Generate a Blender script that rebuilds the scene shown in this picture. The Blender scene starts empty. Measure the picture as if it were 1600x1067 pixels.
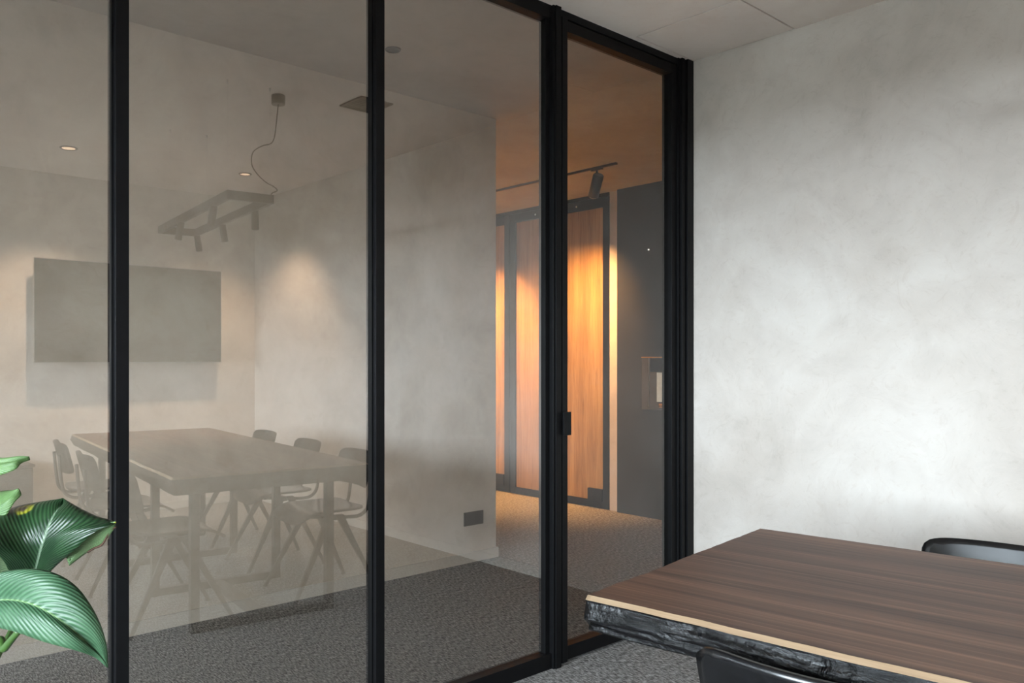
import bpy, bmesh, math, random
from mathutils import Vector, Matrix, noise as mnoise

random.seed(7)
scn = bpy.context.scene
COL = scn.collection

# ------------------------------------------------------------------ camera
YAW = math.radians(49.9697)
cam_d = bpy.data.cameras.new('camera')
cam = bpy.data.objects.new('camera', cam_d)
COL.objects.link(cam)
cam_d.sensor_fit = 'HORIZONTAL'
cam_d.sensor_width = 36.0
cam_d.lens = 36.0 * 1266.09 / 1600.0
cam_d.shift_x = (800.0 - 680.587) / 1600.0
cam_d.shift_y = (563.118 - 533.5) / 1600.0
cam_d.clip_start = 0.02
cam.location = (0, 0, 1.25)
cam.rotation_euler = (math.pi / 2, 0, YAW - math.pi / 2)
scn.camera = cam

# ------------------------------------------------------------------ world / view
SKY = 58.0
world = bpy.data.worlds.new('overcast_sky')
scn.world = world
world.use_nodes = True
bg = world.node_tree.nodes['Background']
bg.inputs[0].default_value = (0.80, 0.91, 1.0, 1)
bg.inputs[1].default_value = SKY
vs = scn.view_settings
vs.view_transform = 'Standard'
vs.look = 'None'
vs.exposure = 0.0
vs.gamma = 1.0
vs.use_curve_mapping = False
scn.cycles.max_bounces = 10
scn.cycles.diffuse_bounces = 6
scn.cycles.glossy_bounces = 5
scn.cycles.transparent_max_bounces = 16
scn.cycles.sample_clamp_indirect = 6.0

# ------------------------------------------------------------------ main dimensions (metres)
YR, YG = 2.2134, 2.2434          # partition front plane, glass plane
XW = 3.463                       # right wall
ZC = 2.690                       # ceiling of the room
YC, XC = 3.709, 3.618            # corridor wall, and its free end
ZK = 2.787                       # corridor ceiling
XK, ZKK = 5.481, 2.652           # far timber wall, ceiling there
YT = -2.1925                     # wall with the television
XL = -2.40                       # window wall
YN = 7.6                         # end of the far room
WARM = (1.0, 0.50, 0.16)


# ------------------------------------------------------------------ material helpers
def nm(name):
    m = bpy.data.materials.new(name)
    m.use_nodes = True
    nt = m.node_tree
    return m, nt, nt.nodes['Principled BSDF']


def N(nt, kind, **kw):
    n = nt.nodes.new(kind)
    for k, v in kw.items():
        setattr(n, k, v)
    return n


def ramp(nt, src, stops):
    r = N(nt, 'ShaderNodeValToRGB')
    while len(r.color_ramp.elements) < len(stops):
        r.color_ramp.elements.new(0.5)
    for e, (p, c) in zip(r.color_ramp.elements, stops):
        e.position = p
        e.color = (c[0], c[1], c[2], 1)
    nt.links.new(src, r.inputs[0])
    return r.outputs[0]


def coords(nt, scale, kind='Object', rot=(0, 0, 0)):
    tc = N(nt, 'ShaderNodeTexCoord')
    mp = N(nt, 'ShaderNodeMapping')
    mp.inputs['Scale'].default_value = scale
    mp.inputs['Rotation'].default_value = rot
    nt.links.new(tc.outputs[kind], mp.inputs[0])
    return mp.outputs[0]


def noise(nt, vec, scale, detail=4, rough=0.55, dist=0.0):
    n = N(nt, 'ShaderNodeTexNoise')
    n.inputs['Scale'].default_value = scale
    n.inputs['Detail'].default_value = detail
    n.inputs['Roughness'].default_value = rough
    n.inputs['Distortion'].default_value = dist
    nt.links.new(vec, n.inputs['Vector'])
    return n.outputs['Fac']


def mixc(nt, a, b, fac, mode='MIX'):
    m = N(nt, 'ShaderNodeMix', data_type='RGBA', blend_type=mode)
    for s, v in ((m.inputs[0], fac), (m.inputs[6], a), (m.inputs[7], b)):
        if hasattr(v, 'is_linked') or hasattr(v, 'links'):
            nt.links.new(v, s)
        elif isinstance(v, (int, float)):
            s.default_value = v
        else:
            s.default_value = (v[0], v[1], v[2], 1)
    return m.outputs[2]


def bump(nt, bsdf, h, strength, dist=0.01):
    b = N(nt, 'ShaderNodeBump')
    b.inputs['Strength'].default_value = strength
    b.inputs['Distance'].default_value = dist
    nt.links.new(h, b.inputs['Height'])
    nt.links.new(b.outputs[0], bsdf.inputs['Normal'])


def plain(name, col, rough=0.5, metal=0.0, spec=0.5, emit=None, es=0.0, vary=0.12, vscale=30):
    m, nt, b = nm(name)
    v = coords(nt, (1, 1, 1))
    f = noise(nt, v, vscale, 3)
    c = ramp(nt, f, [(0.3, [x * (1 - vary) for x in col]), (0.7, [min(1, x * (1 + vary)) for x in col])])
    nt.links.new(c, b.inputs['Base Color'])
    b.inputs['Roughness'].default_value = rough
    b.inputs['Metallic'].default_value = metal
    b.inputs['Specular IOR Level'].default_value = spec
    if emit:
        b.inputs['Emission Color'].default_value = (*emit, 1)
        b.inputs['Emission Strength'].default_value = es
    return m


def plaster(name, c0, c1, c2, seed=0.0, bstr=0.25):
    m, nt, b = nm(name)
    v = coords(nt, (1, 1, 1))
    mp = N(nt, 'ShaderNodeMapping')
    mp.inputs['Location'].default_value = (seed, seed * 1.7, seed * 0.6)
    nt.links.new(v, mp.inputs[0])
    v = mp.outputs[0]
    big = noise(nt, v, 1.1, 4, 0.5, 0.8)
    mid = noise(nt, v, 4.0, 6, 0.55, 1.0)
    add = N(nt, 'ShaderNodeMath', operation='ADD')
    mul = N(nt, 'ShaderNodeMath', operation='MULTIPLY')
    mul.inputs[1].default_value = 0.45
    nt.links.new(mid, mul.inputs[0])
    nt.links.new(big, add.inputs[0])
    nt.links.new(mul.outputs[0], add.inputs[1])
    c = ramp(nt, add.outputs[0], [(0.55, c0), (0.73, c1), (0.92, c2)])
    # trowel strokes: long thin distorted streaks
    st = noise(nt, v, 3.0, 8, 0.66, 2.6)
    c = mixc(nt, c, ramp(nt, st, [(0.35, (0.45, 0.45, 0.45)), (0.5, (0.51, 0.51, 0.51)), (0.65, (0.54, 0.54, 0.54))]), 0.4, 'OVERLAY')
    tw = noise(nt, v, 9.0, 9, 0.72, 4.5)
    c = mixc(nt, c, ramp(nt, tw, [(0.36, (0.44, 0.43, 0.42)), (0.46, (0.5, 0.5, 0.5)), (0.60, (0.5, 0.5, 0.5)), (0.70, (0.56, 0.56, 0.56))]), 0.5, 'OVERLAY')
    nt.links.new(c, b.inputs['Base Color'])
    b.inputs['Roughness'].default_value = 0.72
    b.inputs['Specular IOR Level'].default_value = 0.3
    fine = noise(nt, v, 40, 6, 0.6, 0.4)
    ad2 = N(nt, 'ShaderNodeMath', operation='MULTIPLY_ADD')
    ad2.inputs[1].default_value = 0.25
    nt.links.new(fine, ad2.inputs[0])
    nt.links.new(st, ad2.inputs[2])
    bump(nt, b, ad2.outputs[0], bstr, 0.006)
    return m


def carpet(name):
    m, nt, b = nm(name)
    v = coords(nt, (190, 42, 1))
    a = noise(nt, v, 1.0, 3, 0.6, 0.3)
    v2 = coords(nt, (520, 520, 1))
    d = noise(nt, v2, 1.0, 2)
    mx = N(nt, 'ShaderNodeMath', operation='MULTIPLY_ADD')
    mx.inputs[1].default_value = 0.45
    nt.links.new(d, mx.inputs[0])
    nt.links.new(a, mx.inputs[2])
    c = ramp(nt, mx.outputs[0], [(0.54, (0.035, 0.033, 0.031)), (0.70, (0.140, 0.133, 0.127)), (0.86, (0.40, 0.39, 0.38))])
    nt.links.new(c, b.inputs['Base Color'])
    b.inputs['Roughness'].default_value = 0.95
    b.inputs['Specular IOR Level'].default_value = 0.1
    bump(nt, b, mx.outputs[0], 0.3, 0.003)
    return m


def wood(name, cols, along=(1.0, 14.0, 14.0), rough=0.42, fig=1.0, bstr=0.08, kind='Object', streak=None):
    m, nt, b = nm(name)
    v = coords(nt, along, kind)
    big = noise(nt, v, 0.55 * fig, 5, 0.6, 1.3)
    vf = coords(nt, (along[0] * 2.2, along[1] * 9, along[2] * 9), kind)
    fine = noise(nt, vf, 1.0, 4, 0.65, 0.2)
    add = N(nt, 'ShaderNodeMath', operation='MULTIPLY_ADD')
    add.inputs[1].default_value = 0.32
    nt.links.new(fine, add.inputs[0])
    nt.links.new(big, add.inputs[2])
    n = len(cols)
    c = ramp(nt, add.outputs[0], [(0.42 + 0.5 * i / (n - 1), cols[i]) for i in range(n)])
    vs2 = coords(nt, (along[0] * 0.8, along[1] * 5, along[2] * 5), kind)
    sk_ = noise(nt, vs2, 1.0, 6, 0.7, 0.6)
    if streak:
        c = mixc(nt, c, streak[0], ramp(nt, sk_, [(0.30, (0.75, 0.75, 0.75)), (0.46, (0, 0, 0))]))
        c = mixc(nt, c, streak[1], ramp(nt, sk_, [(0.55, (0, 0, 0)), (0.74, (0.7, 0.7, 0.7))]))
    nt.links.new(c, b.inputs['Base Color'])
    b.inputs['Roughness'].default_value = rough
    bump(nt, b, fine, bstr, 0.003)
    return m


def glass(name, r0, tint):
    """flat sheet glass: Schlick reflection over a tinted clear sheet"""
    m, nt, b = nm(name)
    nt.nodes.remove(b)
    out = nt.nodes['Material Output']
    tr = N(nt, 'ShaderNodeBsdfTransparent')
    tr.inputs[0].default_value = (*tint, 1)
    gl = N(nt, 'ShaderNodeBsdfGlossy')
    gl.inputs['Roughness'].default_value = 0.0
    gl.inputs['Color'].default_value = (1, 1, 1, 1)
    lw = N(nt, 'ShaderNodeLayerWeight')
    lw.inputs['Blend'].default_value = 0.5
    pw = N(nt, 'ShaderNodeMath', operation='POWER')
    pw.inputs[1].default_value = 5.0
    nt.links.new(lw.outputs['Facing'], pw.inputs[0])
    ma = N(nt, 'ShaderNodeMath', operation='MULTIPLY_ADD')
    ma.inputs[1].default_value = 1 - r0
    ma.inputs[2].default_value = r0
    nt.links.new(pw.outputs[0], ma.inputs[0])
    mx = N(nt, 'ShaderNodeMixShader')
    # only the face the ray enters mirrors: one clean image instead of a doubled one
    ge = N(nt, 'ShaderNodeNewGeometry')
    fr = N(nt, 'ShaderNodeMath', operation='SUBTRACT')
    fr.inputs[0].default_value = 1.0
    nt.links.new(ge.outputs['Backfacing'], fr.inputs[1])
    mu = N(nt, 'ShaderNodeMath', operation='MULTIPLY')
    nt.links.new(ma.outputs[0], mu.inputs[0])
    nt.links.new(fr.outputs[0], mu.inputs[1])
    nt.links.new(mu.outputs[0], mx.inputs[0])
    nt.links.new(tr.outputs[0], mx.inputs[1])
    nt.links.new(gl.outputs[0], mx.inputs[2])
    nt.links.new(mx.outputs[0], out.inputs['Surface'])
    return m


M = {}
M['wall'] = plaster('trowelled_plaster', (0.455, 0.405, 0.362), (0.515, 0.465, 0.422), (0.575, 0.53, 0.488), 1.4, 0.4)
M['wall2'] = plaster('trowelled_plaster_corridor', (0.42, 0.37, 0.315), (0.50, 0.45, 0.395), (0.575, 0.53, 0.47), 5.3, 0.45)
M['ceil'] = plaster('ceiling_plaster', (0.68, 0.61, 0.565), (0.72, 0.655, 0.605), (0.75, 0.69, 0.64), 9.1, 0.08)
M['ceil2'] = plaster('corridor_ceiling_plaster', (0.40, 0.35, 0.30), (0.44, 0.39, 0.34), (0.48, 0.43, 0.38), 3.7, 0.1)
M['carpet'] = carpet('heathered_grey_carpet')
M['base'] = plain('baseboard_paint', (0.50, 0.465, 0.42), 0.55, vary=0.03)
M['frame'] = plain('black_powder_coated_steel', (0.004, 0.004, 0.0045), 0.5, vary=0.15, spec=0.14)
M['glass'] = glass('tinted_partition_glass', 0.25, (0.92, 0.90, 0.87))
M['door_glass'] = glass('clear_door_glass', 0.085, (0.93, 0.92, 0.90))
M['win_glass'] = glass('window_glass', 0.04, (0.97, 0.98, 0.98))
M['walnut'] = wood('oiled_walnut', [(0.036, 0.019, 0.013), (0.095, 0.050, 0.035), (0.155, 0.083, 0.055), (0.29, 0.170, 0.110)], (0.9, 13, 13), 0.52, 1.0, streak=((0.030, 0.016, 0.012), (0.34, 0.20, 0.125)))
M['sap'] = wood('pale_sapwood', [(0.17, 0.105, 0.06), (0.26, 0.18, 0.11), (0.33, 0.245, 0.16)], (2, 20, 20), 0.45)
M['veneer'] = wood('oak_veneer', [(0.19, 0.105, 0.044), (0.29, 0.172, 0.070), (0.37, 0.230, 0.098), (0.45, 0.295, 0.135)], (9, 9, 0.55), 0.5, 1.2, streak=((0.17, 0.09, 0.036), (0.44, 0.28, 0.125)))
M['black_ply'] = plain('black_stained_plywood', (0.004, 0.004, 0.0045), 0.22, vary=0.3, vscale=60)
M['black_metal'] = plain('black_lacquered_metal', (0.006, 0.006, 0.0065), 0.4, spec=0.3)
M['chair_metal'] = plain('black_chair_steel', (0.008, 0.008, 0.0085), 0.4)
M['rivet'] = plain('brushed_rivet', (0.55, 0.55, 0.55), 0.3, 1.0)
M['rubber'] = plain('rubber', (0.02, 0.02, 0.02), 0.8)
M['dark_wall'] = plaster('dark_plaster', (0.014, 0.0145, 0.015), (0.018, 0.0185, 0.019), (0.023, 0.0235, 0.024), 2.2, 0.1)
M['screen'] = plain('dark_screen', (0.008, 0.008, 0.009), 0.22, vary=0.05)
M['alu'] = plain('aluminium_bezel', (0.42, 0.41, 0.40), 0.3, 1.0, vary=0.05)
M['cab'] = plain('dark_lacquer', (0.055, 0.050, 0.046), 0.5)
M['lamp'] = plain('lamp_lens', (1, 0.9, 0.8), 0.4, emit=(1.0, 0.66, 0.42), es=2.6, vary=0.02)
M['lens_off'] = plain('unlit_lens', (0.006, 0.006, 0.006), 0.5, spec=0.2)
M['panel_lit'] = plain('steel_drip_bay', (0.62, 0.66, 0.62), 0.35, vary=0.08)
M['orange'] = plain('copper_trim', (0.62, 0.25, 0.06), 0.35, 0.6)
M['blue_led'] = plain('blue_display', (0.1, 0.1, 0.5), 0.4, emit=(0.25, 0.18, 0.9), es=0.6)
M['white_led'] = plain('white_indicator', (0.8, 0.8, 0.8), 0.4, emit=(1, 0.95, 0.85), es=2.5)
M['ground'] = plain('paving_outside', (0.075, 0.08, 0.07), 0.9, vscale=2)
M['gap'] = plain('shadow_gap', (0.02, 0.019, 0.018), 0.8)
M['pot'] = plain('stoneware', (0.30, 0.28, 0.26), 0.7)
M['soil'] = plain('potting_soil', (0.035, 0.025, 0.018), 0.95, vary=0.5, vscale=90)


def bark():
    m, nt, b = nm('charred_bark_edge')
    v = coords(nt, (5, 34, 34))
    a = noise(nt, v, 1.0, 7, 0.62, 2.2)
    v2 = coords(nt, (10, 10, 10))
    big = noise(nt, v2, 1.0, 4, 0.6, 1.5)
    c = ramp(nt, a, [(0.35, (0.001, 0.001, 0.0012)), (0.55, (0.002, 0.002, 0.0025)), (0.80, (0.009, 0.009, 0.011))])
    nt.links.new(c, b.inputs['Base Color'])
    b.inputs['Roughness'].default_value = 0.21
    b.inputs['Specular IOR Level'].default_value = 0.45
    ad = N(nt, 'ShaderNodeMath', operation='MULTIPLY_ADD')
    ad.inputs[1].default_value = 1.4
    nt.links.new(big, ad.inputs[0])
    nt.links.new(a, ad.inputs[2])
    bump(nt, b, ad.outputs[0], 0.8, 0.008)
    return m


M['bark'] = bark()


def leaf_mat(name, c_dark, c_mid, c_lite, rib, rough=0.3, spots=None):
    """veins from the leaf's own UV: u along the midrib, v = -1..1 across it"""
    m, nt, b = nm(name)
    uv = N(nt, 'ShaderNodeUVMap')
    sp = N(nt, 'ShaderNodeSeparateXYZ')
    nt.links.new(uv.outputs[0], sp.inputs[0])
    ab = N(nt, 'ShaderNodeMath', operation='ABSOLUTE')
    nt.links.new(sp.outputs[1], ab.inputs[0])
    # secondary veins sweep forward from the midrib
    sw = N(nt, 'ShaderNodeMath', operation='MULTIPLY_ADD')
    sw.inputs[1].default_value = -0.34
    nt.links.new(ab.outputs[0], sw.inputs[0])
    nt.links.new(sp.outputs[0], sw.inputs[2])
    fr = N(nt, 'ShaderNodeMath', operation='MULTIPLY')
    fr.inputs[1].default_value = 150.0
    nt.links.new(sw.outputs[0], fr.inputs[0])
    sn = N(nt, 'ShaderNodeMath', operation='SINE')
    nt.links.new(fr.outputs[0], sn.inputs[0])
    nv = noise(nt, coords(nt, (18, 18, 18)), 1.0, 4)
    mm = N(nt, 'ShaderNodeMath', operation='MULTIPLY_ADD')
    mm.inputs[1].default_value = 0.16
    nt.links.new(sn.outputs[0], mm.inputs[0])
    nt.links.new(nv, mm.inputs[2])
    c = ramp(nt, mm.outputs[0], [(0.3, c_dark), (0.52, c_mid), (0.74, c_lite)])
    ribf = ramp(nt, ab.outputs[0], [(0.014, (1, 1, 1)), (0.036, (0, 0, 0))])
    c = mixc(nt, c, rib, ribf)
    edge = ramp(nt, ab.outputs[0], [(0.985, (0, 0, 0)), (1.0, (0.4, 0.4, 0.4))])
    c = mixc(nt, c, (c_lite[0] * 2, c_lite[1] * 1.4, c_lite[2]), edge)
    if spots:
        mp = N(nt, 'ShaderNodeMapping')
        mp.inputs['Location'].default_value = (-spots[0] * 3.0, -spots[1], 0)
        mp.inputs['Scale'].default_value = (3.0, 1.0, 1.0)
        nt.links.new(uv.outputs[0], mp.inputs[0])
        ln = N(nt, 'ShaderNodeVectorMath', operation='LENGTH')
        nt.links.new(mp.outputs[0], ln.inputs[0])
        wob = noise(nt, coords(nt, (90, 90, 90)), 1.0, 3)
        dd = N(nt, 'ShaderNodeMath', operation='MULTIPLY_ADD')
        dd.inputs[1].default_value = 0.16
        nt.links.new(wob, dd.inputs[0])
        nt.links.new(ln.outputs['Value'], dd.inputs[2])
        c = mixc(nt, c, (0.20, 0.20, 0.012), ramp(nt, dd.outputs[0], [(0.22, (1, 1, 1)), (0.27, (0, 0, 0))]))
        c = mixc(nt, c, (0.085, 0.055, 0.04), ramp(nt, dd.outputs[0], [(0.15, (1, 1, 1)), (0.18, (0, 0, 0))]))
    nt.links.new(c, b.inputs['Base Color'])
    b.inputs['Roughness'].default_value = rough
    b.inputs['Specular IOR Level'].default_value = 0.3
    bump(nt, b, sn.outputs[0], 0.3, 0.0012)
    return m


M['leaf_dark'] = leaf_mat('leaf_deep_green', (0.003, 0.011, 0.004), (0.006, 0.021, 0.007), (0.013, 0.038, 0.013), (0.08, 0.115, 0.075), 0.34, spots=(0.70, -0.68))
M['leaf_back'] = leaf_mat('leaf_deep_green_plain', (0.003, 0.011, 0.004), (0.006, 0.021, 0.007), (0.013, 0.038, 0.013), (0.08, 0.115, 0.075), 0.34)
M['leaf_mid'] = leaf_mat('leaf_mid_green', (0.018, 0.052, 0.024), (0.030, 0.074, 0.036), (0.05, 0.105, 0.056), (0.085, 0.15, 0.06), 0.42)
M['leaf_lite'] = leaf_mat('leaf_bright_green', (0.038, 0.085, 0.022), (0.065, 0.125, 0.04), (0.105, 0.17, 0.065), (0.12, 0.18, 0.07), 0.45)
M['leaf_under'] = leaf_mat('leaf_underside', (0.055, 0.105, 0.04), (0.085, 0.145, 0.06), (0.13, 0.19, 0.09), (0.13, 0.18, 0.08), 0.5)
M['stem'] = plain('green_stalk', (0.025, 0.06, 0.01), 0.4)
M['brown'] = plain('withered_edge', (0.05, 0.022, 0.01), 0.8)
M['yellow'] = plain('yellowed_edge', (0.26, 0.28, 0.015), 0.5)


# ------------------------------------------------------------------ object helpers
def tag(o, label=None, cat=None, group=None, kind=None):
    if label: o['label'] = label
    if cat: o['category'] = cat
    if group: o['group'] = group
    if kind: o['kind'] = kind
    return o


def empty(name, loc=(0, 0, 0), rz=0.0):
    o = bpy.data.objects.new(name, None)
    o.empty_display_size = 0.1
    o.location = loc
    o.rotation_euler = (0, 0, rz)
    COL.objects.link(o)
    return o


def mesh(name, verts, faces, mat, parent=None, smooth=False, uvs=None):
    me = bpy.data.meshes.new(name)
    me.from_pydata([tuple(v) for v in verts], [], faces)
    if uvs is not None:
        l = me.uv_layers.new(name='UVMap')
        for p in me.polygons:
            for li in p.loop_indices:
                l.data[li].uv = uvs[me.loops[li].vertex_index]
    me.materials.append(mat)
    if smooth:
        for p in me.polygons: p.use_smooth = True
    me.update()
    o = bpy.data.objects.new(name, me)
    o.parent = parent
    COL.objects.link(o)
    return o


def from_bm(name, bm, mat, parent=None, smooth=False):
    bmesh.ops.recalc_face_normals(bm, faces=bm.faces)
    me = bpy.data.meshes.new(name)
    bm.to_mesh(me)
    bm.free()
    me.materials.append(mat)
    if smooth:
        for p in me.polygons: p.use_smooth = True
    o = bpy.data.objects.new(name, me)
    o.parent = parent
    COL.objects.link(o)
    return o


def bm_box(bm, lo, hi):
    vs_ = [bm.verts.new((x, y, z)) for z in (lo[2], hi[2]) for y in (lo[1], hi[1]) for x in (lo[0], hi[0])]
    for f in ((0, 2, 3, 1), (4, 5, 7, 6), (0, 1, 5, 4), (2, 6, 7, 3), (0, 4, 6, 2), (1, 3, 7, 5)):
        bm.faces.new([vs_[i] for i in f])
    return vs_


def box(name, lo, hi, mat, parent=None, bev=0.0):
    bm = bmesh.new()
    bm_box(bm, lo, hi)
    if bev:
        bmesh.ops.bevel(bm, geom=list(bm.edges), offset=bev, segments=2, affect='EDGES', profile=0.6)
    return from_bm(name, bm, mat, parent)


def bm_cyl(bm, a, b, r0, r1=None, seg=16, caps=True):
    a, b = Vector(a), Vector(b)
    r1 = r0 if r1 is None else r1
    d = (b - a).normalized()
    s = d.cross(Vector((0, 0, 1)))
    if s.length < 1e-4: s = Vector((1, 0, 0))
    s.normalize()
    t = d.cross(s)
    rings = []
    for p, r in ((a, r0), (b, r1)):
        rings.append([bm.verts.new(p + (s * math.cos(2 * math.pi * k / seg) + t * math.sin(2 * math.pi * k / seg)) * r) for k in range(seg)])
    for k in range(seg):
        bm.faces.new((rings[0][k], rings[0][(k + 1) % seg], rings[1][(k + 1) % seg], rings[1][k]))
    if caps:
        bm.faces.new(rings[0][::-1]); bm.faces.new(rings[1])


def cyl(name, a, b, r, mat, parent=None, r1=None, seg=20, bev=0.0):
    bm = bmesh.new()
    bm_cyl(bm, a, b, r, r1, seg)
    if bev:
        es = [e for e in bm.edges if any(len(f.verts) > 4 for f in e.link_faces)]
        bmesh.ops.bevel(bm, geom=es, offset=bev, segments=2, affect='EDGES')
    o = from_bm(name, bm, mat, parent)
    for p in o.data.polygons: p.use_smooth = len(p.vertices) == 4
    return o


def smooth_path(pts, sub=8):
    pts = [Vector(p) for p in pts]
    ext = [pts[0] * 2 - pts[1]] + pts + [pts[-1] * 2 - pts[-2]]
    out = []
    for i in range(1, len(ext) - 2):
        p0, p1, p2, p3 = ext[i - 1:i + 3]
        for k in range(sub):
            t = k / sub
            out.append(0.5 * ((2 * p1) + (p2 - p0) * t + (2 * p0 - 5 * p1 + 4 * p2 - p3) * t * t + (3 * p1 - p0 - 3 * p2 + p3) * t ** 3))
    out.append(pts[-1])
    return out


def tube(name, pts, r, mat, parent=None, seg=10, taper=None):
    """round tube swept along a polyline"""
    verts, faces = [], []
    n = len(pts)
    prev = None
    for i, p in enumerate(pts):
        d = (pts[min(i + 1, n - 1)] - pts[max(i - 1, 0)]).normalized()
        if prev is None:
            s = d.cross(Vector((0.3, 0.2, 1)))
            if s.length < 1e-3: s = Vector((1, 0, 0))
        else:
            s = prev - d * prev.dot(d)
        s.normalize(); prev = s
        t = d.cross(s)
        rr = r if taper is None else r + (taper - r) * i / (n - 1)
        for k in range(seg):
            a = 2 * math.pi * k / seg
            verts.append(p + (s * math.cos(a) + t * math.sin(a)) * rr)
    for i in range(n - 1):
        for k in range(seg):
            faces.append((i * seg + k, i * seg + (k + 1) % seg, (i + 1) * seg + (k + 1) % seg, (i + 1) * seg + k))
    faces.append(tuple(range(seg))[::-1])
    faces.append(tuple((n - 1) * seg + k for k in range(seg)))
    return mesh(name, verts, faces, mat, parent, True)


def lathe(name, prof, mat, parent=None, seg=40, loc=(0, 0, 0)):
    verts, faces = [], []
    for r, z in prof:
        for k in range(seg):
            a = 2 * math.pi * k / seg
            verts.append((loc[0] + r * math.cos(a), loc[1] + r * math.sin(a), loc[2] + z))
    for i in range(len(prof) - 1):
        for k in range(seg):
            faces.append((i * seg + k, i * seg + (k + 1) % seg, (i + 1) * seg + (k + 1) % seg, (i + 1) * seg + k))
    return mesh(name, verts, faces, mat, parent, True)


def copy_tree(o, parent=None):
    c = o.copy()
    COL.objects.link(c)
    c.parent = parent
    for ch in list(o.children):
        copy_tree(ch, c)
    return c


def struct(o, label=None):
    return tag(o, label=label, kind='structure')


# ================================================================== SETTING
T = 0.12
struct(box('floor', (XL - T, YT - T, -0.10), (XK + T, YN + T, 0.0), M['carpet']), 'heathered grey carpet floor through room and corridor')
struct(box('ground_outside', (-45, -30, -0.60), (XL - T - 0.02, 30, -0.45), M['ground']), 'grey paving outside the window wall')
# room ceiling, with an opening for the access panel
px0, px1, py0, py1 = 3.003, XW - 0.001, 1.690, 2.190
bm = bmesh.new()
for lo, hi in (((XL, YT), (px0, YR)), ((px0, YT), (XW, py0)), ((px0, py1), (XW, YR))):
    bm_box(bm, (lo[0], lo[1], ZC), (hi[0], hi[1], ZC + 0.10))
struct(from_bm('ceiling', bm, M['ceil']), 'smooth beige plaster ceiling of the meeting room')
g = 0.008
ap = box('access_panel', (px0 + g, py0 + g, ZC + 0.0), (px1 - g * 0.5, py1 - g, ZC + 0.02), M['ceil'], None, 0.001)
tag(ap, 'flush square plaster access panel in the ceiling above the glass door', 'access panel')
struct(box('trim_1', (px0 - 0.02, py0 - 0.02, ZC + 0.0205), (XW, YR, ZC + 0.06), M['gap']), 'dark shadow gap around the ceiling panel')
# walls
struct(box('wall_right', (XW, YT - T, 0), (XW + T, YR + 0.06, ZC + 0.2), M['wall']), 'trowelled grey beige plaster wall on the right')
struct(box('wall_back', (XL - T, YT - T, 0), (XW, YT, ZC + 0.1), M['wall']), 'plaster wall carrying the television')
# window wall: sill, head, piers, five windows
WY = [YT + 0.25 + i * 0.80 for i in range(6)]
bm = bmesh.new()
bm_box(bm, (XL - T, YT, 0), (XL, YN, 0.80))
bm_box(bm, (XL - T, YT, 2.08), (XL, YN, ZC + 0.2))
bm_box(bm, (XL - T, YT, 0.80), (XL, WY[0], 2.08))
bm_box(bm, (XL - T, WY[5], 0.80), (XL, YN, 2.08))
struct(from_bm('wall_left', bm, M['wall']), 'plaster wall with the tall windows')
for i in range(5):
    w = struct(empty('window_%d' % (i + 1), (XL - 0.06, WY[i] + 0.4, 0.80)), 'tall window with a thin black frame')
    a, b_ = -0.4, 0.4
    for nm_, lo, hi in (('window_frame', (-0.025, a, 0), (0.025, a + 0.03, 1.28)), ('window_frame', (-0.025, b_ - 0.03, 0), (0.025, b_, 1.28)),
                        ('window_frame', (-0.025, a + 0.03, 0), (0.025, b_ - 0.03, 0.04)), ('window_frame', (-0.025, a + 0.03, 1.24), (0.025, b_ - 0.03, 1.28))):
        box(nm_, lo, hi, M['frame'], w)
    box('pane', (-0.006, a + 0.03, 0.04), (0.006, b_ - 0.03, 1.24), M['win_glass'], w)
# daylight portals in the window openings (sampling aids for the sky, they give no light of their own)
for y0, y1 in ((WY[0], WY[5]),):
    pl = bpy.data.lights.new('window_daylight_portal', 'AREA')
    pl.shape = 'RECTANGLE'; pl.size = 1.28; pl.size_y = y1 - y0
    pl.cycles.is_portal = True
    po = bpy.data.objects.new('window_daylight_portal', pl)
    po.location = (XL - T - 0.02, (y0 + y1) / 2, 1.44)
    po.rotation_euler = (0, -math.pi / 2, 0)
    COL.objects.link(po)

# corridor and far room
struct(box('wall_corridor', (XL, YC, 0), (XC, YC + 0.14, ZK + 0.1), M['wall2']), 'plaster corridor wall behind the glass')
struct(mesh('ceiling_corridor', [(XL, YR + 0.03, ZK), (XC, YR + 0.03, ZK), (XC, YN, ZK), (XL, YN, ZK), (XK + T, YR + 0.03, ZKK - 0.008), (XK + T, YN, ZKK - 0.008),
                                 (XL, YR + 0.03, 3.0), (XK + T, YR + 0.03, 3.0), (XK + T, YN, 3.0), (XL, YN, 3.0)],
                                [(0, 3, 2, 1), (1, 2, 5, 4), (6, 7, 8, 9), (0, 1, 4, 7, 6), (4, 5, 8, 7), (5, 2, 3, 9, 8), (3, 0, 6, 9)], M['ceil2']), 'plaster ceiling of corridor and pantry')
struct(box('wall_far_end', (XL - T, YN, 0), (XK + T, YN + T, 3.0), M['wall2']), 'end wall of the far room')
struct(box('wall_pantry_side', (XW + T, YR + 0.03 - T, 0), (XK + T, YR + 0.03, 3.0), M['wall2']), 'plaster wall closing the pantry')
# baseboards
BH = 0.062
struct(box('baseboard_right', (XW - 0.012, YT, 0), (XW, YR - 0.03, BH), M['base'], None, 0.002), 'pale baseboard along the right wall')
struct(box('baseboard_back', (XL, YT, 0), (XW - 0.012, YT + 0.012, BH), M['base'], None, 0.002), 'pale baseboard below the television')
bm = bmesh.new()
bm_box(bm, (XL, YC - 0.012, 0), (XC + 0.012, YC, BH))
bm_box(bm, (XC, YC, 0), (XC + 0.012, YC + 0.15, BH))
struct(from_bm('baseboard_corridor', bm, M['base']), 'pale baseboard of the corridor wall')

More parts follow.
